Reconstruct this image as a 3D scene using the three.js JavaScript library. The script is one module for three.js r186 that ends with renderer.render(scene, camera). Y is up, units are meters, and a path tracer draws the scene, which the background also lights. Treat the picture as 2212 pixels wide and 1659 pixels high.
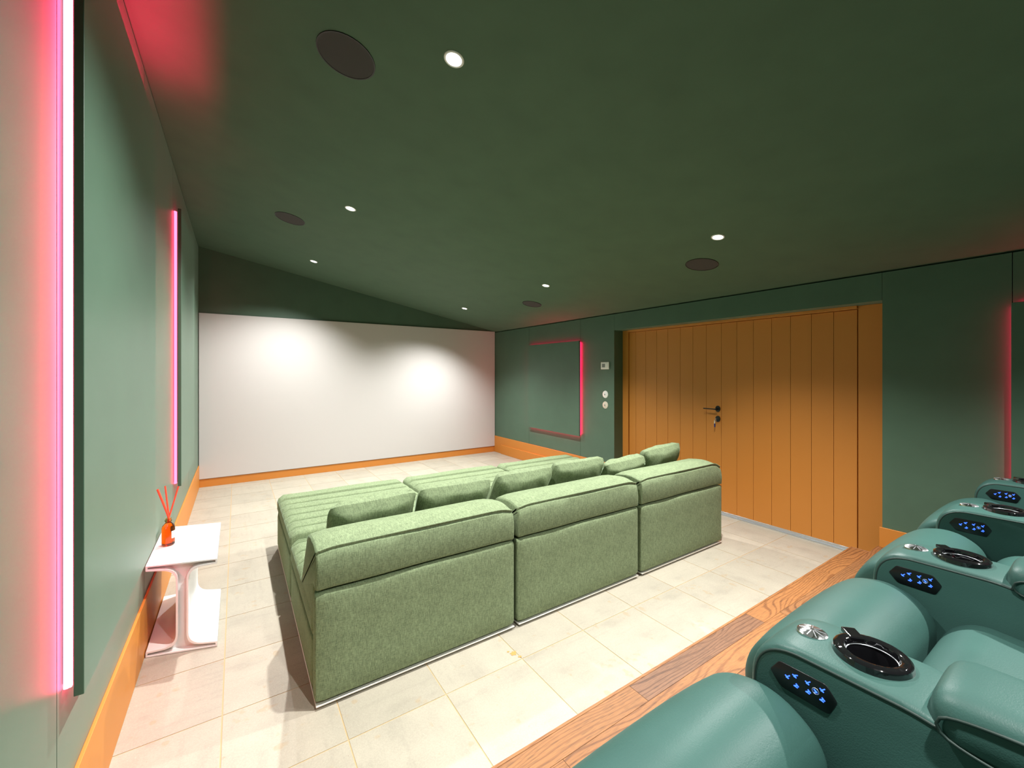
import * as THREE from 'three';
import { mergeGeometries, mergeVertices, toCreasedNormals } from 'three/addons/utils/BufferGeometryUtils.js';
import { RoundedBoxGeometry } from 'three/addons/geometries/RoundedBoxGeometry.js';
import { RectAreaLightUniformsLib } from 'three/addons/lights/RectAreaLightUniformsLib.js';
import { Brush, Evaluator, SUBTRACTION } from 'three-bvh-csg';

// ---------------------------------------------------------------- camera, exposure
RectAreaLightUniformsLib.init();
const scene = new THREE.Scene();
scene.background = new THREE.Color(0, 0, 0);
const renderer = new THREE.WebGLRenderer({ antialias: true });
renderer.toneMapping = THREE.LinearToneMapping;
renderer.toneMappingExposure = 1.0;
renderer.shadowMap.enabled = true;
const FOCAL = 893.6;
const camera = new THREE.PerspectiveCamera(2 * Math.atan(829.5 / FOCAL) * 180 / Math.PI, 2212 / 1659, 0.05, 40);
camera.position.set(0, 1.5, 0);
camera.rotation.set(0, -33.66 * Math.PI / 180, 0);
camera.setViewOffset(2212, 1659, 0, 24.5, 2212, 1659);      // a shifted lens: verticals stay vertical
const LAMP = { color: new THREE.Color(1, 0.985, 0.955), left: 30, right: 31, angle: 1.14, penumbra: 1 };   // candela of the ceiling spots
const PINK = new THREE.Color(1, 0.01, 0.07);

// ---------------------------------------------------------------- room measures
const XL = -0.415, XR = 4.098, ZS = -6.757, ZB = 1.55, YP = 0.17;
const ceilY = (x) => 3.15 - 0.1935 * (x - XL);
const SLOPE = Math.atan(0.1935);

// ---------------------------------------------------------------- helpers
let seed = 7;
const rnd = () => { seed = (seed * 1664525 + 1013904223) >>> 0; return seed / 4294967296; };
const hash = (x, y, s) => { let h = (x * 374761393 + y * 668265263 + s * 1274126177) | 0; h = Math.imul(h ^ (h >>> 13), 1274126177); return ((h ^ (h >>> 16)) >>> 0) / 4294967296; };
function vnoise(u, v, p, s) {              // value noise, period p in both directions
  const x = u * p, y = v * p, i = Math.floor(x), j = Math.floor(y), fx = x - i, fy = y - j;
  const a = fx * fx * (3 - 2 * fx), b = fy * fy * (3 - 2 * fy), m = (k) => ((k % p) + p) % p;
  const h = (di, dj) => hash(m(i + di), m(j + dj), s);
  return (h(0, 0) * (1 - a) + h(1, 0) * a) * (1 - b) + (h(0, 1) * (1 - a) + h(1, 1) * a) * b;
}
function anoise(u, v, pu, pv, s) {         // stretched noise
  const x = u * pu, y = v * pv, i = Math.floor(x), j = Math.floor(y), fx = x - i, fy = y - j;
  const a = fx * fx * (3 - 2 * fx), b = fy * fy * (3 - 2 * fy);
  const h = (di, dj) => hash((i + di) % pu, (j + dj) % pv, s);
  return (h(0, 0) * (1 - a) + h(1, 0) * a) * (1 - b) + (h(0, 1) * (1 - a) + h(1, 1) * a) * b;
}
const fbm = (u, v, p, s, n = 4) => { let t = 0, a = 0.5, q = 0; for (let k = 0; k < n; k++) { t += a * vnoise(u, v, p << k, s + k); q += a; a *= 0.5; } return t / q; };
const clamp01 = (x) => Math.max(0, Math.min(1, x));
const smooth = (a, b, x) => { const t = clamp01((x - a) / (b - a)); return t * t * (3 - 2 * t); };
function texture(w, h, metres, srgb, fn) {
  const d = new Uint8Array(w * h * 4);
  for (let j = 0; j < h; j++) for (let i = 0; i < w; i++) {
    const c = fn((i + 0.5) / w, (j + 0.5) / h), o = (j * w + i) * 4;
    if (typeof c === 'number') d[o] = d[o + 1] = d[o + 2] = clamp01(c) * 255;
    else for (let k = 0; k < 3; k++) d[o + k] = clamp01(c[k]) * 255;
    d[o + 3] = 255;
  }
  const t = new THREE.DataTexture(d, w, h);
  t.wrapS = t.wrapT = THREE.RepeatWrapping; t.magFilter = THREE.LinearFilter; t.minFilter = THREE.LinearMipmapLinearFilter; t.generateMipmaps = true;
  if (srgb) t.colorSpace = THREE.SRGBColorSpace;
  t.repeat.set(1 / metres[0], 1 / metres[1]); t.needsUpdate = true;
  return t;
}
function boxUV(g, ou = 0, ov = 0, swap = false) {      // uv in metres by the main direction of each face
  g = g.index ? g.toNonIndexed() : g;
  const p = g.attributes.position, uv = new Float32Array(p.count * 2), a = new THREE.Vector3(), b = new THREE.Vector3(), c = new THREE.Vector3(), n = new THREE.Vector3();
  for (let i = 0; i < p.count; i += 3) {
    a.fromBufferAttribute(p, i); b.fromBufferAttribute(p, i + 1); c.fromBufferAttribute(p, i + 2);
    n.copy(b).sub(a).cross(c.clone().sub(a));
    const ax = Math.abs(n.x), ay = Math.abs(n.y), az = Math.abs(n.z);
    [a, b, c].forEach((q, k) => {
      let u, v;
      if (ay >= ax && ay >= az) { u = q.x; v = q.z; } else if (ax >= az) { u = q.z; v = q.y; } else { u = q.x; v = q.y; }
      if (swap) [u, v] = [v, u];
      uv[(i + k) * 2] = u + ou; uv[(i + k) * 2 + 1] = v + ov;
    });
  }
  g.setAttribute('uv', new THREE.BufferAttribute(uv, 2));
  return g;
}
const strip = (g) => { for (const k of Object.keys(g.attributes)) if (k !== 'position') g.deleteAttribute(k); g.morphAttributes = {}; return g; };
function smoothed(g) {                               // one smooth skin
  g = mergeVertices(strip(g), 1e-5); g.computeVertexNormals();
  return boxUV(g.toNonIndexed());
}
const creased = (g, angle = 0.7) => boxUV(toCreasedNormals(strip(g.index ? g.toNonIndexed() : g), angle));
const at = (g, x, y, z) => { g.translate(x, y, z); return g; };
function box(x0, x1, y0, y1, z0, z1, r = 0) {
  const w = x1 - x0, h = y1 - y0, d = z1 - z0;
  const g = r ? new RoundedBoxGeometry(w, h, d, 2, r) : new THREE.BoxGeometry(w, h, d);
  g.translate((x0 + x1) / 2, (y0 + y1) / 2, (z0 + z1) / 2);
  return boxUV(g);
}
function softBox(w, h, d, r, nx, ny, nz, fn) {       // rounded cushion block with a grid fine enough to shape
  const g = new THREE.BoxGeometry(1, 1, 1, nx, ny, nz), p = g.attributes.position, dim = [w, h, d], v = [0, 0, 0];
  const spread = (t, n) => (n < 6 ? t : 0.5 * (t + 0.5 * Math.sin(Math.PI * t)));
  for (let i = 0; i < p.count; i++) {
    const raw = [p.getX(i), p.getY(i), p.getZ(i)], ns = [nx, ny, nz];
    const full = raw.map((t, k) => spread(t, ns[k]) * dim[k]);
    const inner = full.map((t, k) => Math.max(-(dim[k] / 2 - r), Math.min(dim[k] / 2 - r, t)));
    const off = full.map((t, k) => t - inner[k]), L = Math.hypot(...off);
    for (let k = 0; k < 3; k++) v[k] = L > 1e-9 ? inner[k] + off[k] / L * r : full[k];
    if (fn) fn(v, raw);
    p.setXYZ(i, v[0], v[1], v[2]);
  }
  return smoothed(g);
}
function roundPoly(pts, n = 5) {                     // [x, y, radius] -> smooth outline
  const out = [], N = pts.length;
  for (let i = 0; i < N; i++) {
    const [x, y, r] = pts[i], a = pts[(i + N - 1) % N], b = pts[(i + 1) % N];
    if (!r) { out.push(new THREE.Vector2(x, y)); continue; }
    const la = Math.hypot(a[0] - x, a[1] - y), lb = Math.hypot(b[0] - x, b[1] - y), q = Math.min(r, la * 0.49, lb * 0.49);
    const p0 = [x + (a[0] - x) / la * q, y + (a[1] - y) / la * q], p1 = [x + (b[0] - x) / lb * q, y + (b[1] - y) / lb * q];
    for (let k = 0; k <= n; k++) { const t = k / n, s = 1 - t; out.push(new THREE.Vector2(s * s * p0[0] + 2 * s * t * x + t * t * p1[0], s * s * p0[1] + 2 * s * t * y + t * t * p1[1])); }
  }
  return out;
}
// outline given in (z, y), swept along x, with rounded ends; fn may shape the result
function sweepX(outline, x0, x1, bevel, steps, fn, angle = 0.8) {
  const sh = new THREE.Shape(outline.map((p) => new THREE.Vector2(-p.x, p.y)));
  const g = new THREE.ExtrudeGeometry(sh, { depth: x1 - x0 - 2 * bevel, steps, bevelEnabled: bevel > 0, bevelSize: bevel, bevelThickness: bevel, bevelOffset: -bevel, bevelSegments: 4, curveSegments: 8 });
  g.rotateY(Math.PI / 2); g.translate(x0 + bevel, 0, 0);
  if (fn) { const p = g.attributes.position, v = [0, 0, 0]; for (let i = 0; i < p.count; i++) { v[0] = p.getX(i); v[1] = p.getY(i); v[2] = p.getZ(i); fn(v); p.setXYZ(i, v[0], v[1], v[2]); } }
  return creased(g, angle);
}
function tube(pts, r, seg = 40, closed = false, rad = 6) {
  const c = new THREE.CatmullRomCurve3(pts.map((p) => new THREE.Vector3(...p)), closed, 'centripetal');
  return boxUV(new THREE.TubeGeometry(c, seg, r, rad, closed));
}
const lathe = (pts, n = 40) => creased(new THREE.LatheGeometry(pts.map((p) => new THREE.Vector2(p[0], p[1])), n), 0.5);
function join(list) { return mergeGeometries(list.map((g) => { g = g.index ? g.toNonIndexed() : g; for (const k of Object.keys(g.attributes)) if (!['position', 'normal', 'uv'].includes(k)) g.deleteAttribute(k); return g; })); }

const taken = new Set();
function numbered(n) { if (!taken.has(n)) { taken.add(n); return n; } for (let k = 1; ; k++) { const m = `${n}_${String(k).padStart(3, '0')}`; if (!taken.has(m)) { taken.add(m); return m; } } }
function part(name, g, m, parent, label) {
  const o = new THREE.Mesh(g, m); o.name = name; o.castShadow = o.receiveShadow = true; parent.add(o);
  if (label) o.userData.label = label;
  return o;
}
function thing(name, label, category, pos = [0, 0, 0], group) {
  const o = new THREE.Group(); o.name = numbered(name); o.position.set(...pos); o.userData = { label, category };
  if (group) o.userData.group = group;
  scene.add(o); return o;
}
function struct(name, label, category) {
  const o = new THREE.Group(); o.name = name; o.userData = { label, category, kind: 'structure' }; scene.add(o); return o;
}
function copy(o, pos, label) { const c = o.clone(); c.name = numbered(o.name.replace(/_\d{3}$/, '')); c.position.set(...pos); c.userData = { ...o.userData, label }; scene.add(c); return c; }

// ---------------------------------------------------------------- materials
const M = {};
const std = (o) => new THREE.MeshStandardMaterial(o);
const phy = (o) => new THREE.MeshPhysicalMaterial(o);
const rgb = (r, g, b) => new THREE.Color(r, g, b);
const weaveBump = texture(256, 256, [0.06, 0.06], false, (u, v) => 0.5 + 0.22 * Math.sin(u * 64 * Math.PI) * Math.sin(v * 64 * Math.PI) + 0.3 * (vnoise(u, v, 64, 3) - 0.5));
const wallTone = texture(256, 256, [1.3, 1.3], true, (u, v) => 0.93 + 0.07 * fbm(u, v, 8, 11, 5));
M.wall = phy({ color: rgb(0.076, 0.146, 0.098), map: wallTone, roughness: 0.42, bumpMap: weaveBump, bumpScale: 0.0002, sheen: 0.45, sheenColor: rgb(0.8, 1, 0.84), sheenRoughness: 0.6, specularIntensity: 1 });
M.ceiling = phy({ color: rgb(0.088, 0.148, 0.096), map: wallTone, roughness: 0.75, specularIntensity: 0.5 });
M.ochre = std({ color: rgb(0.57, 0.212, 0.033), roughness: 0.5 });
M.screen = std({ color: rgb(0.56, 0.545, 0.53), roughness: 0.9 });
M.black = std({ color: rgb(0.012, 0.013, 0.014), roughness: 0.45 });
M.blackMetal = std({ color: rgb(0.02, 0.022, 0.022), roughness: 0.4, metalness: 0.4 });
M.gloss = phy({ color: rgb(0.006, 0.006, 0.007), roughness: 0.06, clearcoat: 1, clearcoatRoughness: 0.03 });
M.touch = std({ color: rgb(0.004, 0.004, 0.005), roughness: 0.3 });
M.chrome = phy({ color: rgb(0.72, 0.74, 0.76), metalness: 1, roughness: 0.24, anisotropy: 0.85 });
M.steel = std({ color: rgb(0.62, 0.65, 0.68), metalness: 0.9, roughness: 0.35 });
M.paleMetal = std({ color: rgb(0.8, 0.78, 0.72), metalness: 0.55, roughness: 0.3 });
M.white = std({ color: rgb(0.8, 0.8, 0.78), roughness: 0.45 });
M.cream = std({ color: rgb(0.66, 0.6, 0.5), roughness: 0.45 });
M.grey = std({ color: rgb(0.22, 0.23, 0.23), roughness: 0.5 });
M.grille = std({ color: rgb(0.05, 0.045, 0.045), roughness: 0.85 });
M.tableWhite = std({ color: rgb(0.82, 0.82, 0.81), roughness: 0.35 });
M.grout = std({ color: rgb(0.5, 0.35, 0.19), roughness: 0.95 });
// stone tiles
const stone = [0, 1, 2].map((s) => texture(512, 512, [0.43, 0.43], true, (u, v) => {
  let t = 0.865 + 0.075 * (fbm(u, v, 4, 20 + s * 9, 5) - 0.5) + 0.05 * (vnoise(u, v, 128, 40 + s) - 0.5);
  const vein = smooth(0.7, 0.85, anoise(u, v, 5, 22, 50 + s)) * 0.018;
  const fleck = smooth(0.94, 0.975, vnoise(u, v, 90, 60 + s)) * 0.1, pit = smooth(0.972, 0.99, vnoise(u, v, 80, 70 + s)) * 0.2;
  const rust = smooth(0.74, 0.86, fbm(u, v, 7, 80 + s * 5, 3)) * 0.07;
  t += fleck - vein;
  return [t - pit * 0.7, t * 0.95 - pit - rust * 0.5, t * 0.845 - pit - rust];
}));
M.tile = [];
stone.forEach((m) => { for (const k of [0.96, 1.04]) M.tile.push(std({ map: m, color: rgb(0.525 * k, 0.538 * k, 0.56 * k), roughness: 0.55 })); });
// oak planks: grain runs along u
const oak = texture(1024, 512, [2.2, 0.55], true, (u, v) => {
  const warp = 3.0 * (anoise(u, v, 5, 5, 101) - 0.5) + 0.7 * (anoise(u, v, 14, 12, 102) - 0.5);
  const ring = Math.abs(Math.sin((v * 52 + warp * 5) * Math.PI * 0.5));
  const line = smooth(0.8, 1, ring) * (0.4 + 0.6 * anoise(u, v, 9, 10, 103));
  const pore = smooth(0.6, 0.85, anoise(u, v, 60, 256, 104)) * 0.1 + (anoise(u, v, 90, 300, 105) - 0.5) * 0.1;
  const tone = 0.9 + 0.12 * (anoise(u, v, 4, 5, 106) - 0.5) - 0.2 * line - pore;
  return [tone, tone * (0.985 - 0.06 * line), tone * (0.965 - 0.12 * line)];
});
const oakBump = texture(512, 512, [0.55, 0.2], false, (u, v) => anoise(u, v, 20, 200, 111));
M.oak = [[0.33, 0.142, 0.043], [0.28, 0.114, 0.035], [0.31, 0.135, 0.047], [0.225, 0.108, 0.054], [0.36, 0.15, 0.044]].map((c) => std({ map: oak, color: rgb(...c), roughness: 0.58, bumpMap: oakBump, bumpScale: 0.0004 }));
// velvet of the sofa
const velvet = texture(512, 512, [0.32, 0.32], true, (u, v) => {
  const t = 0.86 + 0.2 * (anoise(u, v, 200, 24, 201) - 0.5) + 0.14 * (anoise(u, v, 30, 180, 202) - 0.5) + 0.06 * (fbm(u, v, 6, 203, 4) - 0.5) + 0.1 * (vnoise(u, v, 200, 204) - 0.5);
  return [t, t, t * 0.98];
});
const velvetBump = texture(512, 512, [0.25, 0.25], false, (u, v) => 0.5 * anoise(u, v, 128, 40, 211) + 0.5 * anoise(u, v, 40, 128, 212));
M.velvet = phy({ color: rgb(0.255, 0.325, 0.19), map: velvet, roughness: 0.9, bumpMap: velvetBump, bumpScale: 0.0004, sheen: 0.7, sheenColor: rgb(0.45, 0.6, 0.42), sheenRoughness: 0.45, specularIntensity: 0.3 });
// leather of the recliners
const leatherBump = texture(512, 512, [0.12, 0.12], false, (u, v) => 0.6 * vnoise(u, v, 90, 301) + 0.4 * vnoise(u, v, 45, 302));
const leatherTone = texture(256, 256, [0.6, 0.6], true, (u, v) => 0.92 + 0.08 * fbm(u, v, 5, 311, 5));
M.leather = phy({ color: rgb(0.038, 0.098, 0.084), map: leatherTone, roughness: 0.46, bumpMap: leatherBump, bumpScale: 0.0002, specularIntensity: 0.5 });
M.leatherSeam = std({ color: rgb(0.012, 0.03, 0.024), roughness: 0.6 });
M.icon = std({ color: rgb(0.01, 0.02, 0.1), emissive: rgb(0.03, 0.11, 1), emissiveIntensity: 4, roughness: 0.5 });
M.lens = std({ color: rgb(0.9, 0.9, 0.9), emissive: rgb(1, 0.97, 0.93), emissiveIntensity: 9, roughness: 0.4 });

// ---------------------------------------------------------------- setting
{ // tiled floor
  const f = struct('floor', 'pale limestone tile floor with tan grout', 'floor');
  part('grout_bed', box(XL - 0.2, XR + 0.4, -0.12, -0.0015, ZS - 0.2, ZB + 0.2), M.grout, f);
  const P = 0.4325, xs = [], zs = [];
  for (let x = -0.052 - P; x < XR + 0.2; x += P) xs.push(x);
  for (let z = -1.775 + P * 2; z > ZS - P; z -= P) zs.push(z);
  let n = 0;
  for (const x of xs) for (const z of zs) {
    const x0 = Math.max(x, XL), x1 = Math.min(x + P, 4.29), z0 = Math.max(z - P, ZS), z1 = Math.min(z, -1.12), g = 0.0026;
    if (x1 - x0 < 0.02 || z1 - z0 < 0.02) continue;
    const k = Math.floor(rnd() * 6), b = boxUV(new THREE.BoxGeometry(x1 - x0 - 2 * g, 0.01, z1 - z0 - 2 * g), rnd() * 3, rnd() * 3, rnd() > 0.5);
    part(n ? `tile_${String(n).padStart(3, '0')}` : 'tile', at(b, (x0 + x1) / 2, -0.005 + 0.0004 * rnd(), (z0 + z1) / 2), M.tile[k], f); n++;
  }
}
{ // rust stain at a grout crossing
  const f = scene.getObjectByName('floor'), blob = (x, z, r0, s) => { const p = []; for (let k = 0; k < 22; k++) { const a = k / 22 * Math.PI * 2, r = r0 * (0.55 + 0.75 * hash(k, s, 5)); p.push(new THREE.Vector2(Math.cos(a) * r, Math.sin(a) * r * 0.7)); } const g = new THREE.ShapeGeometry(new THREE.Shape(p)); g.rotateX(-Math.PI / 2); return at(g, x, 0.0012, z); };
  part('stain', boxUV(mergeGeometries([blob(1.235, -1.835, 0.02, 1), blob(1.246, -1.795, 0.012, 2), blob(1.215, -1.86, 0.008, 3)])), std({ color: rgb(0.5, 0.27, 0.08), roughness: 0.8, side: THREE.DoubleSide }), f, 'small rusty stain on the grout');
}
{ // wooden platform under the recliners
  const f = struct('platform', 'raised oak plank platform below the recliners', 'platform');
  part('riser', box(XL, 3.914, 0, YP - 0.014, -1.196, ZB), M.oak[1], f);
  part('riser', box(3.9, XR, 0, YP - 0.014, -1.02, ZB), M.oak[1], f);
  part('nosing', box(XL, 3.918, YP - 0.03, YP + 0.0006, -1.2, -1.187, 0.003), M.oak[4], f);
  part('nosing', box(3.907, 3.918, YP - 0.03, YP + 0.0006, -1.187, -1.02, 0.003), M.oak[4], f);
  let n = 0, z = -1.1865, first = true, row = 0;
  while (z < ZB) {
    const z1 = Math.min(first ? -1.088 : z + 0.118, ZB), end = z1 < -1.0 ? 3.906 : XR;
    const cuts = row === 0 ? [0.52, 1.389, 2.34, 3.28] : [];
    if (row) for (let x = XL + 0.3 + rnd() * 1.1; x < end - 0.25; x += 0.8 + rnd() * 0.9) cuts.push(x);
    let x = XL;
    for (const c of [...cuts, end]) {
      const k = row === 0 && c > 1.4 && c < 2.4 ? 3 : row === 0 && c < 1.4 ? 0 : Math.floor(rnd() * 5);
      const b = boxUV(new THREE.BoxGeometry(c - x - 0.0016, 0.014, z1 - z - 0.0016), rnd() * 4, rnd() * 2);
      part(n ? `plank_${String(n).padStart(3, '0')}` : 'plank', at(b, (x + c) / 2, YP - 0.007 - 0.0004 * rnd(), (z + z1) / 2), M.oak[k], f); n++;
      x = c;
    }
    z = z1; first = false; row++;
  }
}
const panelGap = 0.0022;
function wallPanels(f, x0, x1, cuts, yTop, yBot = -0.1) {
  for (let i = 0; i + 1 < cuts.length; i++) part('fabric_panel', box(x0, x1, typeof yBot === 'function' ? yBot(i) : yBot, yTop, cuts[i] + (i ? panelGap : 0), cuts[i + 1] - (i + 2 < cuts.length ? panelGap : 0)), M.wall, f);
}
{
  const l = struct('wall_left', 'green fabric panelled wall beside the side table', 'wall');
  wallPanels(l, XL - 0.06, XL, [ZS - 0.2, -5.455, -4.172, -2.96, -1.655, ZB + 0.2], 3.138);
  part('wall_core', box(XL - 0.2, XL - 0.061, -0.1, 3.4, ZS - 0.2, ZB + 0.2), M.wall, l);
  const r = struct('wall_right', 'green fabric panelled wall with the wide door', 'wall');
  wallPanels(r, XR, XR + 0.21, [ZS - 0.2, -5.635, -4.385, -3.75], 2.262);
  part('fabric_panel', box(XR, XR + 0.21, 2.052, 2.262, -3.75 + panelGap, -1.06 - panelGap), M.wall, r);
  wallPanels(r, XR, XR + 0.21, [-1.06, -0.425, 0.83, ZB + 0.2], 2.262);
  part('wall_core', box(XR + 0.211, XR + 0.35, -0.1, 2.6, ZS - 0.2, ZB + 0.2), M.wall, r);
  const s = struct('wall_screen', 'green wall around and above the white screen', 'wall');
  part('fabric_panel', box(XL - 0.2, XR + 0.35, -0.1, 3.4, ZS - 0.2, ZS), M.wall, s);
  const b = struct('wall_back', 'plain green wall behind the recliners', 'wall');
  part('fabric_panel', box(XL - 0.2, XR + 0.35, -0.1, 3.4, ZB, ZB + 0.2), M.wall, b);
  const c = struct('ceiling', 'sloping dark green ceiling', 'ceiling');
  const w = (XR - XL + 0.5) / Math.cos(SLOPE), g = new THREE.BoxGeometry(w, 0.15, ZB - ZS + 0.4);
  g.translate(0, 0.075, 0); g.rotateZ(-SLOPE);
  const xm = (XL + XR) / 2 + 0.05;
  part('ceiling_board', boxUV(at(g, xm, ceilY(xm), (ZS + ZB) / 2)), M.ceiling, c);
}
{ // skirting boards
  const l = struct('baseboard_left', 'ochre skirting board along the side table wall', 'baseboard');
  part('board', box(XL, XL + 0.012, 0, 0.288, ZS, ZB, 0.002), M.ochre, l);
  const s = struct('baseboard_screen', 'low ochre skirting board under the screen', 'baseboard');
  part('board', box(XL + 0.012, XR - 0.012, 0, 0.104, ZS, ZS + 0.014, 0.002), M.ochre, s);
  const r = struct('baseboard_right', 'ochre stepped skirting board along the door wall', 'baseboard');
  part('board', box(XR - 0.012, XR, 0, 0.305, ZS, -3.752, 0.002), M.ochre, r);
  part('lower_board', box(XR - 0.03, XR - 0.012, 0, 0.165, -6.49, -3.77, 0.003), M.ochre, r);
  part('board', box(XR - 0.012, XR, YP, 0.322, -1.075, ZB, 0.002), M.ochre, r);
}
{ // projection screen
  const t = thing('projection_screen', 'large white projection screen filling the end wall above ochre skirting', 'screen', [(XL + XR) / 2, 0.108, ZS + 0.002]);
  const w = XR - XL - 0.012;
  part('canvas', box(-w / 2, w / 2, 0, 2.28 - 0.108, 0, 0.022, 0.004), M.screen, t);
}
{ // wide plank door in its recess
  const d = struct('door_1', 'wide ochre double door of vertical boards in a deep recess', 'door');
  const X = 4.272, top = 2.022;
  const frame = struct('trim_1', 'ochre casing around the wide door', 'trim');
  part('jamb', box(X - 0.014, 4.309, 0, 2.052, -3.75, -3.655, 0.003), M.ochre, frame);
  part('jamb', box(X - 0.004, 4.309, 0, 2.052, -1.258, -1.058, 0.003), M.ochre, frame);
  part('head', box(X - 0.03, 4.309, top + 0.004, 2.0525, -3.655, -1.258, 0.003), M.ochre, frame);
  const leaf = [new THREE.Group(), new THREE.Group()];
  leaf.forEach((g) => { g.name = 'leaf'; d.add(g); });
  const zs = [-3.65, -3.542, -3.39, -3.226, -3.069, -2.903, -2.745, -2.586, -2.4165, -2.254, -2.09, -1.923, -1.76, -1.593, -1.4275, -1.264];
  for (let i = 0; i + 1 < zs.length; i++) {
    const g = 0.0012;
    part(i ? `board_${String(i).padStart(3, '0')}` : 'board', box(X, X + 0.03, 0.036, top, zs[i] + g, zs[i + 1] - g, 0.0015), M.ochre, leaf[i < 8 ? 0 : 1]);
  }
  part('threshold', box(X - 0.02, 4.309, 0, 0.012, -3.655, -1.258), M.steel, d, 'brushed metal threshold strip');
  part('bottom_seal', box(X - 0.008, X + 0.02, 0.012, 0.036, -3.65, -1.262, 0.002), M.steel, d, 'brushed metal kick strip');
  const h = new THREE.Group(); h.name = 'door_handle'; h.userData.label = 'black lever handle'; d.add(h);
  const hz = -2.452;
  const rose = (y) => { const g = new THREE.CylinderGeometry(0.026, 0.026, 0.01, 28); g.rotateZ(Math.PI / 2); g.scale(1, 1.25, 1); return creased(at(g, X - 0.005, y, hz)); };
  part('rose', rose(1.115), M.blackMetal, h);
  part('keyhole_rose', rose(1.008), M.blackMetal, h);
  part('lever', join([box(X - 0.055, X - 0.005, 1.103, 1.121, hz - 0.009, hz + 0.009, 0.004), box(X - 0.06, X - 0.048, 1.107, 1.119, hz - 0.135, hz + 0.009, 0.004)]), M.blackMetal, h);
  const k = thing('key_ring', 'small steel keys with a blue tag hanging in the door lock', 'keys', [X - 0.012, 0.93, hz]);
  part('key', join([box(-0.03, 0.006, 0.076, 0.08, -0.003, 0.003), at(creased(new THREE.CylinderGeometry(0.011, 0.011, 0.003, 18).rotateX(Math.PI / 2)), -0.03, 0.078, 0)]), M.steel, k);
  part('ring', at(boxUV(new THREE.TorusGeometry(0.013, 0.0016, 6, 20)), -0.03, 0.064, -0.004), M.steel, k);
  part('spare_key', box(-0.034, -0.031, 0.03, 0.062, -0.018, -0.008, 0.001), M.paleMetal, k);
  part('tag', box(-0.036, -0.028, -0.008, 0.03, -0.019, -0.005, 0.003), std({ color: rgb(0.02, 0.025, 0.16), roughness: 0.5 }), k, 'dark blue plastic tag');
}

// ---------------------------------------------------------------- ceiling fittings
const lampNames = ['nearest the screen', 'second from the screen', 'third from the screen', 'fourth from the screen'];
{
  const trimGeo = lathe([[0.034, 0.002], [0.036, -0.004], [0.043, -0.005], [0.046, -0.002], [0.046, 0.004]]);
  const lensGeo = lathe([[0.0, -0.003], [0.02, -0.0028], [0.0345, -0.001], [0.0345, 0.004], [0.0, 0.004]]);
  for (const [x, row, cd] of [[0.815, 'side table wall', LAMP.left], [2.95, 'door wall', LAMP.right]]) [-5.76, -3.73, -1.695, 0.34].forEach((z, i) => {
    const t = thing('downlight', `round recessed downlight in the row along the ${row}, ${lampNames[i]}`, 'downlight', [x, ceilY(x), z], 'recessed ceiling downlights');
    t.rotation.z = -SLOPE;
    part('trim_ring', trimGeo, M.white, t);
    part('lens', lensGeo, M.lens, t, 'glowing white lens');
    const s = new THREE.SpotLight(LAMP.color, cd, 0, LAMP.angle, LAMP.penumbra, 2);
    s.position.set(0, -0.03, 0); s.target.position.set(0, -1, 0);
    s.castShadow = true; s.shadow.radius = 1.3; s.shadow.mapSize.set(1024, 1024); s.shadow.camera.near = 0.02;
    t.add(s); t.add(s.target);
  });
  const rim = lathe([[0.126, 0.004], [0.126, -0.004], [0.1315, -0.004], [0.1315, 0.004]]), grille = lathe([[0, -0.0025], [0.06, -0.0025], [0.126, -0.002], [0.126, 0.004]]);
  for (const [x, z, w] of [[0.43, -2.05, 'side table wall, above the glowing panel'], [0.43, -4.51, 'side table wall, towards the screen'], [3.32, -4.5, 'door wall, towards the screen'], [3.32, -2.05, 'door wall, above the wide door']]) {
    const t = thing('ceiling_speaker', `round dark ceiling speaker grille near the ${w}`, 'speaker', [x, ceilY(x), z], 'round ceiling speakers');
    t.rotation.z = -SLOPE;
    part('grille', grille, M.grille, t); part('rim', rim, M.black, t);
  }
}

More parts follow.
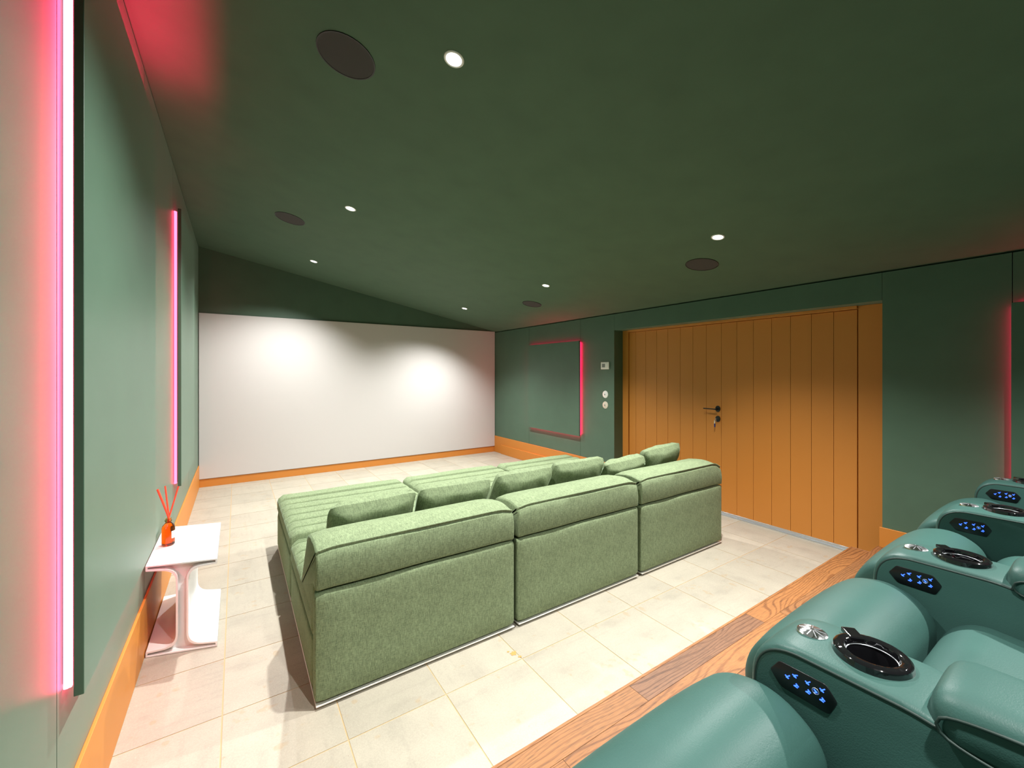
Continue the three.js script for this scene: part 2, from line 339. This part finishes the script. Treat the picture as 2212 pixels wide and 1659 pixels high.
// ---------------------------------------------------------------- wall panels edged with pink light
function ledPanel(side, z0, z1, y0, y1, label, power, glow) {
  const X = side > 0 ? XL : XR, t = thing('backlit_wall_panel', label, 'wall panel', [X, y0, (z0 + z1) / 2], 'raised wall panels edged with pink light');
  const L = z1 - z0, H = y1 - y0, sx = (a, b) => (side > 0 ? [a, b] : [-b, -a]);
  part('board', box(...sx(0.028, 0.05), 0, H, -L / 2, L / 2, 0.002), M.wall, t);
  part('backing', box(...sx(0, 0.028), 0.03, H - 0.03, -L / 2 + 0.03, L / 2 - 0.03), M.wall, t);
  const led = std({ color: rgb(0.3, 0.05, 0.1), emissive: rgb(glow[0], glow[1], glow[2]), emissiveIntensity: 1, roughness: 0.5 });
  const strips = [['z', 1], ['z', -1], ['y', 1], ['y', -1]];
  for (const [ax, s] of strips) {
    const w = ax === 'z' ? 0.018 : 0.012, len = (ax === 'z' ? H : L) - 0.04, c = (ax === 'z' ? 0.012 : 0.008) * side, e = (ax === 'z' ? L / 2 : H / 2) - 0.017;
    const g = ax === 'z' ? new RoundedBoxGeometry(w, len, 0.012, 2, 0.003) : new RoundedBoxGeometry(w, 0.012, len, 2, 0.003);
    const pos = ax === 'z' ? [c, H / 2, s * (e - 0.006)] : [c, H / 2 + s * (e - 0.006), 0];
    part('led_strip', boxUV(at(g, ...pos)), led, t, 'glowing pink light strip');
    const a = new THREE.RectAreaLight(PINK, power[ax === 'z' ? 0 : s > 0 ? 1 : 2], w, len);
    if (ax === 'z') { a.position.set(c, H / 2, s * (e + 0.001)); if (s > 0) a.rotation.y = Math.PI; } else { a.position.set(c, H / 2 + s * (e + 0.001), 0); a.rotation.x = s * Math.PI / 2; }
    t.add(a);
  }
}
ledPanel(1, -2.94, -1.674, 0.575, 2.862, 'tall green wall panel with bright pink edge light above the side table', [26, 290, 40], [9, 1.5, 2.8]);
ledPanel(1, -5.43, -4.19, 0.6, 2.8, 'tall green wall panel with pink edge light between side table and screen', [8, 4, 8], [5, 0.5, 1.0]);
ledPanel(-1, -5.61, -4.36, 0.595, 1.955, 'square green wall panel with pink edge light beside the light switches', [30, 50, 90], [2.6, 0.06, 0.36]);
ledPanel(-1, -0.425, 0.82, 0.58, 1.94, 'green wall panel with pink edge light beside the last recliner', [30, 50, 90], [2.6, 0.06, 0.36]);

// ---------------------------------------------------------------- switches
{
  const t = thing('thermostat', 'white square thermostat with small grey display beside the door', 'thermostat', [XR, 1.545, -3.905]);
  part('housing', box(-0.016, 0, 0, 0.098, -0.07, 0.075, 0.006), M.white, t);
  part('display', box(-0.018, -0.012, 0.026, 0.073, -0.045, 0.008, 0.001), M.grey, t, 'grey display');
  part('side_button', box(-0.018, -0.012, 0.02, 0.08, 0.022, 0.056, 0.002), M.white, t);
  const disc = lathe([[0, 0.012], [0.012, 0.012], [0.013, 0.009], [0.036, 0.008], [0.04, 0.006], [0.047, 0.005], [0.049, 0]]);
  disc.rotateZ(Math.PI / 2);
  for (const [y, m, l] of [[1.21, M.white, 'round white wall switch under the thermostat'], [1.068, M.cream, 'round cream wall switch, lowest one beside the door']]) {
    const s = thing('wall_switch', l, 'switch', [XR, y, -3.905]);
    part('plate', disc, m, s);
    part('knob', at(creased(new THREE.CylinderGeometry(0.007, 0.007, 0.006, 16).rotateZ(Math.PI / 2)), -0.014, 0, 0), M.grey, s);
  }
}

// ---------------------------------------------------------------- sofa
const SX = [[0.288, 1.356], [1.378, 2.448], [2.478, 3.556]];
const where = ['nearest the side table', 'in the middle of the sofa', 'nearest the wide door'];
function ribbed(w, h, d, pitch, front, nz) {       // channel stitched cushion; stitching runs along x
  return softBox(w, h, d, 0.035, 14, 6, nz, (v, raw) => {
    const top = smooth(h * 0.1, h * 0.45, v[1]);
    if (top > 0) {
      const zz = v[2] + d / 2 - front, ph = zz / pitch, k = ph - Math.round(ph);
      const on = zz > -0.02 ? 1 : 0;
      const edge = smooth(0, 0.04, w / 2 - Math.abs(v[0]));
      const rib = on ? Math.sqrt(Math.max(0, 1 - Math.pow(1 - 2 * Math.abs(k), 2.4))) : 1;
      v[1] += top * edge * (0.026 * rib - 0.008 - on * 0.034 * Math.exp(-Math.pow(k * pitch / 0.0075, 2)) + 0.008 * (vnoise(v[0] * 0.5 + 3, v[2] * 0.5 + 3, 8, 9) - 0.5));
    }
  });
}
function feet(t, w, z0, z1) {
  for (const x of [-w / 2 + 0.09, w / 2 - 0.09]) for (const z of [z0 + 0.09, z1 - 0.09]) part('foot', at(creased(new THREE.CylinderGeometry(0.025, 0.022, 0.016, 20)), x, 0.008, z), M.black, t);
  part('base_frame', box(-w / 2 + 0.004, w / 2 - 0.004, 0.0145, 0.0215, z0 + 0.006, z1 - 0.002, 0.002), M.paleMetal, t, 'thin pale metal base frame');
}
SX.forEach(([x0, x1], i) => {
  const w = x1 - x0, xc = (x0 + x1) / 2;
  // armless seat with its back towards the recliners; local z: world z + 2.5
  const t = thing('sofa_module', `green velvet armless sofa seat with low back, ${where[i]}`, 'sofa', [xc, 0, -2.5], 'velvet sofa seats');
  feet(t, w, -0.52, 0.5);
  part('base', softBox(w, 0.26, 0.93, 0.02, 10, 6, 10), M.velvet, t).position.set(0, 0.156, -0.045);
  const seat = part('seat_cushion', ribbed(w, 0.13, 0.94, 0.147, 0.05, 220), M.velvet, t); seat.position.set(0, 0.335, -0.055);
  part('back_panel', softBox(w, 0.49, 0.07, 0.022, 16, 14, 6, (v, raw) => {
    const f = smooth(0.01, 0.03, v[2]) * smooth(0, 0.12, w / 2 - Math.abs(v[0])) * smooth(0, 0.1, 0.245 - Math.abs(v[1]));
    v[2] += f * (0.006 + 0.004 * (vnoise(v[0] * 0.4 + i, v[1] * 0.4 + 2, 9, 5) - 0.5));
  }), M.velvet, t).position.set(0, 0.272, 0.463);
  const outline = roundPoly([[-0.04, 0.33, 0.02], [0.42, 0.33, 0.02], [0.424, 0.528, 0.006], [0.497, 0.526, 0.02], [0.504, 0.62, 0.05], [0.491, 0.694, 0.004], [0.481, 0.698, 0.002], [0.486, 0.71, 0.009], [0.37, 0.735, 0.05], [0.236, 0.716, 0.03]]);
  const drop = (x, y) => { const a = w / 2 - x, b = w / 2 + x, q = smooth(0.45, 0.7, y); return q * ((i === 2 ? 0.05 : 0.022) * Math.pow(clamp01(1 - a / 0.13), 2) + 0.014 * Math.pow(clamp01(1 - b / 0.1), 2)); };
  part('back_bolster', sweepX(outline, -w / 2 + 0.004, w / 2 - 0.004, 0.012, 18, (v) => {
    const n = 0.006 * (vnoise(v[0] * 0.4 + i * 3 + 5, v[1] * 0.4 + v[2] * 0.3, 9, 15) - 0.5);
    v[1] -= drop(v[0], v[1]); v[1] += n * smooth(0.5, 0.7, v[1]); v[2] += n * 1.5;
  }), M.velvet, t);
  const seam = (y, z) => { const p = []; for (let k = 0; k <= 16; k++) { const x = (-0.5 + k / 16) * (w - 0.03); p.push([x, y - drop(x, 0.72) + 0.002, z]); } return p; };
  const bp = t.children[t.children.length - 1];
  part('seam', tube(seam(0.7095, 0.4845), 0.0042, 40), M.velvet, bp);
  // ottoman in front; local z: world z + 3.53
  const o = thing('ottoman', `green velvet ottoman with channel stitched top, ${where[i]}`, 'ottoman', [xc, 0, -3.53], 'velvet ottomans in front of the sofa');
  feet(o, w, -0.53, 0.5);
  part('base', softBox(w, 0.29, 1.03, 0.02, 10, 6, 10), M.velvet, o).position.set(0, 0.171, -0.015);
  const pad = part('top_cushion', ribbed(w, 0.13, 1.04, 0.147, 0.17, 240), M.velvet, o); pad.position.set(0, 0.37, -0.015);
});
{ // six cushions lying against the back
  const cushion = (s) => {
    const N = 26, g = new THREE.BoxGeometry(2, 2, 2, N, N, 2), p = g.attributes.position;
    for (let i = 0; i < p.count; i++) {
      let x = p.getX(i), y = p.getY(i), z = p.getZ(i);
      const ex = Math.pow(Math.max(0, 1 - x * x), 0.3), ey = Math.pow(Math.max(0, 1 - y * y), 0.34);
      const th = 0.09 * ex * ey + 0.004;
      const wr = 0.02 * (vnoise((x + 1) * 0.25, (y + 1) * 0.25 + s * 0.13, 9, 31 + s) - 0.5) + 0.008 * Math.sin(14 * x + 5 * y + s) * (1 - ex) * 2;
      const inX = 1 - 0.07 * (1 - y * y) * 0.8, inY = 1 - 0.07 * (1 - x * x) * 0.8;
      const cx = 1 - 0.07 * Math.pow(Math.abs(y), 7), cy = 1 - 0.07 * Math.pow(Math.abs(x), 7);
      p.setXYZ(i, x * 0.251 * inX * cx, y * 0.245 * inY * cy, z * (th + wr * Math.min(1, th / 0.03)));
    }
    return smoothed(g);
  };
  const names = ['first', 'second', 'third', 'fourth', 'fifth', 'sixth'];
  [[0.645, 0.602, -2.475, 0.62, 0.03, 0], [1.155, 0.606, -2.47, 0.58, -0.04, 0.03], [1.675, 0.612, -2.465, 0.55, 0.03, -0.02], [2.2, 0.62, -2.465, 0.53, -0.04, 0.04], [2.7, 0.59, -2.48, 0.68, 0.04, 0.02], [3.225, 0.625, -2.465, 0.5, 0.02, 0.06]].forEach(([x, y, z, rx, ry, rz], i) => {
    const t = thing('cushion', `green velvet cushion, ${names[i]} along the sofa back from the side table`, 'cushion', [x, y, z], 'velvet cushions on the sofa');
    part('cover', cushion(i), M.velvet, t);
    t.rotation.set(rx, ry, rz);
  });
}

// ---------------------------------------------------------------- side table and diffuser
{
  const H = 0.485, a = 0.155, f = 0.03, q = 0.027;
  const half = roundPoly([[a, H, 0.003], [a, H - f, 0.004], [q, H - f - 0.012, 0.085], [q, f + 0.012, 0.085], [a, f, 0.004], [a, 0, 0.003]], 10);
  const outline = [...half, ...half.slice().reverse().map((p) => new THREE.Vector2(-p.x, p.y))];
  const e = 0.008, halfIn = roundPoly([[a - e, H - e, 0.002], [a - e, H - f + e, 0.002], [q - e, H - f - 0.012 + e, 0.085], [q - e, f + 0.012 - e, 0.085], [a - e, f - e, 0.002], [a - e, e, 0.002]], 10);
  const inset = [...halfIn, ...halfIn.slice().reverse().map((p) => new THREE.Vector2(-p.x, p.y))];
  const L = 0.655, shear = (g) => { const p = g.attributes.position; for (let i = 0; i < p.count; i++) p.setZ(i, p.getZ(i) + 0.3 * p.getX(i)); return g; };
  const t = thing('side_table', 'white sculpted I-shaped side table standing against the skirting board', 'side table', [-0.243, 0, -3.155]);
  const core = new THREE.ExtrudeGeometry(new THREE.Shape(outline), { depth: L - 0.08, bevelEnabled: false }); core.translate(0, 0, -L / 2 + 0.04);
  part('body', creased(shear(core), 0.5), M.tableWhite, t);
  for (const z of [-L / 2, L / 2 - 0.04]) {
    const s = new THREE.Shape(outline); s.holes.push(new THREE.Path(inset.slice().reverse()));
    const r = new THREE.ExtrudeGeometry(s, { depth: 0.04, bevelEnabled: false }); r.translate(0, 0, z);
    part('end_rim', creased(shear(r), 0.5), M.tableWhite, t);
  }
  const b = thing('reed_diffuser', 'amber glass diffuser bottle with orange reeds on the white side table', 'diffuser', [-0.335, H, -3.16]);
  const amber = phy({ color: rgb(1, 0.9, 0.8), roughness: 0.05, transmission: 1, thickness: 0.06, ior: 1.45, attenuationColor: rgb(0.76, 0.36, 0.035), attenuationDistance: 0.024 });
  part('bottle', lathe([[0, 0.001], [0.029, 0.001], [0.032, 0.006], [0.032, 0.098], [0.029, 0.112], [0.019, 0.124], [0.0145, 0.13], [0.0145, 0.137], [0.017, 0.139], [0.017, 0.145], [0.0145, 0.147], [0.0145, 0.156], [0.011, 0.156], [0.011, 0.132], [0, 0.13]]), amber, b, 'amber glass bottle');
  const lab = new THREE.CylinderGeometry(0.0324, 0.0324, 0.042, 24, 1, true, 0.55, 1.5); lab.translate(0, 0.062, 0);
  part('label', boxUV(lab), std({ color: rgb(0.75, 0.74, 0.72), roughness: 0.7, side: THREE.DoubleSide }), b, 'white paper label');
  const reed = std({ color: rgb(0.75, 0.09, 0.035), roughness: 0.7 });
  for (const [dx, dz, h, r] of [[-0.048, 0.01, 0.335, 0.0056], [-0.016, -0.012, 0.345, 0.0042], [0.046, -0.006, 0.335, 0.0042]]) part('reed', tube([[-dx * 0.1, 0.13, 0], [0.002, 0.156, dz * 0.1], [dx, h, dz]], r, 12, false, 8), reed, b, 'orange reed stick');
}

// ---------------------------------------------------------------- recliners
{
  const AC = 0.43, AW = 0.195, AL = AC - AW / 2, AR = AC + AW / 2, Y = 0.87 - YP;      // arm centre and height above the platform
  const t = thing('recliner', 'green leather recliner, first of the row from the side table wall', 'recliner', [1.153 - AC, YP, 0], 'row of leather recliners');
  // base and body
  part('base', box(-AL + 0.01, AL - 0.01, 0.04, 0.3, -0.4, 0.4, 0.02), M.leather, t);
  for (const x of [-0.24, 0.24]) for (const z of [-0.33, 0.33]) part('foot', at(creased(new THREE.CylinderGeometry(0.022, 0.018, 0.045, 18)), x, 0.022, z), M.black, t);
  // footrest roll
  const fw = AL - 0.006;
  const footOutline = roundPoly([[-0.35, 0.3, 0.02], [-0.61, 0.2, 0.05], [-0.672, 0.46, 0.14], [-0.6, 0.59, 0.1], [-0.46, 0.624, 0.1], [-0.352, 0.555, 0.06]], 8);
  const crown = (x) => Math.sqrt(Math.max(0, 1 - Math.pow(Math.abs(x) / (fw + 0.02), 2.6)));
  const foot = part('footrest', sweepX(footOutline, -fw, fw, 0.03, 26, (v) => {
    const c = crown(v[0]), k = v[1] - 0.4, s = 0.9 + 0.1 * c;
    if (k > 0) v[1] = 0.4 + k * s - 0.004;
    v[2] = -0.35 + (v[2] + 0.35) * (0.93 + 0.07 * c);
    const d = Math.abs(Math.abs(v[0]) - 0.262); v[1] -= 0.006 * Math.exp(-Math.pow(d / 0.006, 2)) * (v[1] > 0.35 ? 1 : 0);
  }, 1.0), M.leather, t);
  // seat cushion
  part('seat', sweepX(roundPoly([[-0.34, 0.36, 0.03], [-0.342, 0.5, 0.05], [-0.27, 0.565, 0.07], [-0.1, 0.548, 0.1], [0.36, 0.5, 0.05], [0.36, 0.3, 0.03]], 8), -fw, fw, 0.03, 20, (v) => { if (v[1] > 0.42) v[1] += 0.014 * crown(v[0]) - 0.006; }, 1.0), M.leather, t);
  // backrest
  const back = part('backrest', softBox(2 * fw, 0.72, 0.2, 0.07, 12, 24, 8, (v) => { if (v[2] < 0) v[2] -= 0.025 * Math.cos(v[1] * 14) * smooth(0, 0.1, fw - Math.abs(v[0])); }), M.leather, t);
  back.position.set(0, 0.78, 0.42); back.rotation.x = 0.22;
  part('headrest', softBox(2 * fw - 0.06, 0.2, 0.13, 0.05, 10, 8, 6), M.leather, back).position.set(0, 0.27, -0.09);
  // arm with the cup well cut out
  const armOutline = roundPoly([[-0.5, 0.03, 0.03], [-0.527, 0.3, 0.1], [-0.524, Y, 0.115], [-0.2, Y, 0.06], [0.02, Y - 0.075, 0.1], [0.42, Y - 0.08, 0.06], [0.42, 0.03, 0.03]], 10);
  let armGeo = sweepX(armOutline, AL, AR, 0.016, 8, (v) => { if (v[1] > Y - 0.08 && v[2] < 0) v[1] += 0.006 * (1 - Math.pow((v[0] - AC) / (AW / 2), 2)); }, 0.9);
  const cupX = AC + 0.007, cupZ = -0.318;
  const ev = new Evaluator(); ev.attributes = ['position', 'normal', 'uv'];
  const well = new THREE.CylinderGeometry(0.05, 0.05, 0.16, 40); well.translate(cupX, Y, cupZ);
  const A = new Brush(armGeo), B = new Brush(well); A.updateMatrixWorld(); B.updateMatrixWorld();
  armGeo = ev.evaluate(A, B, SUBTRACTION).geometry; armGeo.clearGroups();
  const arm = part('arm', armGeo, M.leather, t);
  const pip = [];
  for (const p of armOutline) if (p.y > 0.04 && p.x < -0.17) pip.push(p);
  const inner = (p, off) => { const c = new THREE.Vector2(-0.36, Math.min(Y - 0.15, p.y)); const d = c.clone().sub(p); return p.clone().add(d.normalize().multiplyScalar(off)); };
  part('piping', tube(pip.map((p) => { const q = inner(p, 0.012); return [AL + 0.003, q.y, q.x]; }), 0.0038, 80), M.leatherSeam, arm, 'dark piped seam');
  part('piping', tube(pip.map((p) => { const q = inner(p, 0.012); return [AR - 0.003, q.y, q.x]; }), 0.0038, 80), M.leatherSeam, arm, 'dark piped seam');
  const pad = part('arm_pad', softBox(AW + 0.012, 0.1, 0.52, 0.042, 10, 8, 16, (v) => { if (v[1] > 0) v[1] += 0.012 * (1 - Math.pow(v[0] / 0.11, 2)); }), M.leather, t);
  pad.position.set(AC, Y + 0.002, 0.048); pad.rotation.x = -0.02;
  const ov = []; for (let k = 0; k < 24; k++) { const a = k / 24 * Math.PI * 2, c = Math.cos(a), s = Math.sin(a); ov.push([-(AW / 2 + 0.0045), 0.036 * Math.sign(s) * Math.pow(Math.abs(s), 0.7), 0.245 * Math.sign(c) * Math.pow(Math.abs(c), 0.7)]); }
  part('piping', tube(ov, 0.003, 80, true), M.leatherSeam, pad, 'dark piped seam');
  // cup holder
  const spokes = []; for (let k = 0; k < 9; k++) { const g = new THREE.BoxGeometry(0.023, 0.0012, 0.0016); g.translate(0.0155, 0, 0); g.rotateZ(-0.16); g.rotateY(k / 9 * Math.PI * 2 + 0.3); spokes.push(boxUV(at(g, AC, Y + 0.0135, -0.428))); }
  const cup = part('cup_holder', at(lathe([[0.001, -0.07], [0.04, -0.07], [0.0445, -0.01], [0.0455, 0.004], [0.048, 0.0095], [0.053, 0.0125], [0.058, 0.0135], [0.063, 0.012], [0.0675, 0.008], [0.0695, 0.002], [0.0695, -0.004], [0.05, -0.006], [0.05, -0.074], [0.001, -0.074]], 56), cupX, Y + 0.008, cupZ), M.gloss, t, 'glossy black cup holder ring');
  part('rim_light', at(boxUV(new THREE.TorusGeometry(0.0448, 0.0014, 8, 56).rotateX(Math.PI / 2)), cupX, Y + 0.006, cupZ), M.steel, cup, 'thin grey rim');
  part('tab', at(boxUV(new RoundedBoxGeometry(0.042, 0.012, 0.03, 2, 0.003).rotateY(0.75)), cupX + 0.043, Y + 0.0155, cupZ - 0.047), M.gloss, cup);
  part('tray_socket', at(lathe([[0, 0.0085], [0.004, 0.0085], [0.012, 0.0065], [0.026, 0.0045], [0.0305, 0.002], [0.031, -0.003]], 48), AC, Y + 0.005, -0.428), M.chrome, t, 'round brushed chrome socket');
  part('spoke', join(spokes), M.steel, t.children[t.children.length - 1]);
  // touch panel on the side of the arm facing its seat
  const hex = roundPoly([[-0.478, 0.628, 0.004], [-0.458, 0.658, 0.006], [-0.366, 0.659, 0.006], [-0.345, 0.632, 0.006], [-0.36, 0.598, 0.008], [-0.455, 0.6, 0.008]], 4);
  const panel = part('control_panel', sweepX(hex, AL - 0.0016, AL + 0.01, 0.001, 1), M.touch, t, 'black touch control panel');
  const bar = (z, y, l, r, th = 0.0019) => { const g = new THREE.BoxGeometry(0.0012, th, l); g.rotateX(r); return boxUV(at(g, AL - 0.002, y - YP, z)); };
  const glyph = (z, y, s) => join([bar(z - 0.0016, y - 0.0012, 0.0075, 0.55 * s), bar(z + 0.0022, y + 0.0016, 0.0075, -0.75 * s), bar(z, y - 0.0034, 0.006, 0.2)]);
  for (const [z, y, s] of [[-0.4405, 0.8025, 1], [-0.425, 0.8135, 0.6], [-0.4225, 0.7925, -1], [-0.4, 0.8135, 1], [-0.399, 0.794, -1], [-0.3725, 0.8145, 1], [-0.3725, 0.7935, -1]]) part('icon', glyph(z, y, s), M.icon, panel, 'glowing blue symbol');
  const ring = new THREE.TorusGeometry(0.0062, 0.001, 6, 24); ring.rotateY(Math.PI / 2);
  part('power_ring', at(boxUV(ring), AL - 0.002, 0.8035 - YP, -0.385), M.steel, panel, 'thin metal ring');
  part('icon', join([bar(-0.386, 0.8048, 0.005, 0.5, 0.0026), bar(-0.384, 0.802, 0.005, -0.5, 0.0026)]), M.icon, panel, 'glowing blue symbol');
  // the other recliners of the row
  copy(t, [2.013 - AC, YP, 0], 'green leather recliner, second of the row from the side table wall');
  copy(t, [2.873 - AC, YP, 0], 'green leather recliner, third of the row from the side table wall');
  copy(t, [3.733 - AC, YP, 0], 'green leather recliner, last of the row beside the door wall panel');
  // the row ends with one more arm on the open side
  const endArm = part('arm', armGeo, M.leather, t); endArm.position.x = -2 * AC;
}

renderer.render(scene, camera);
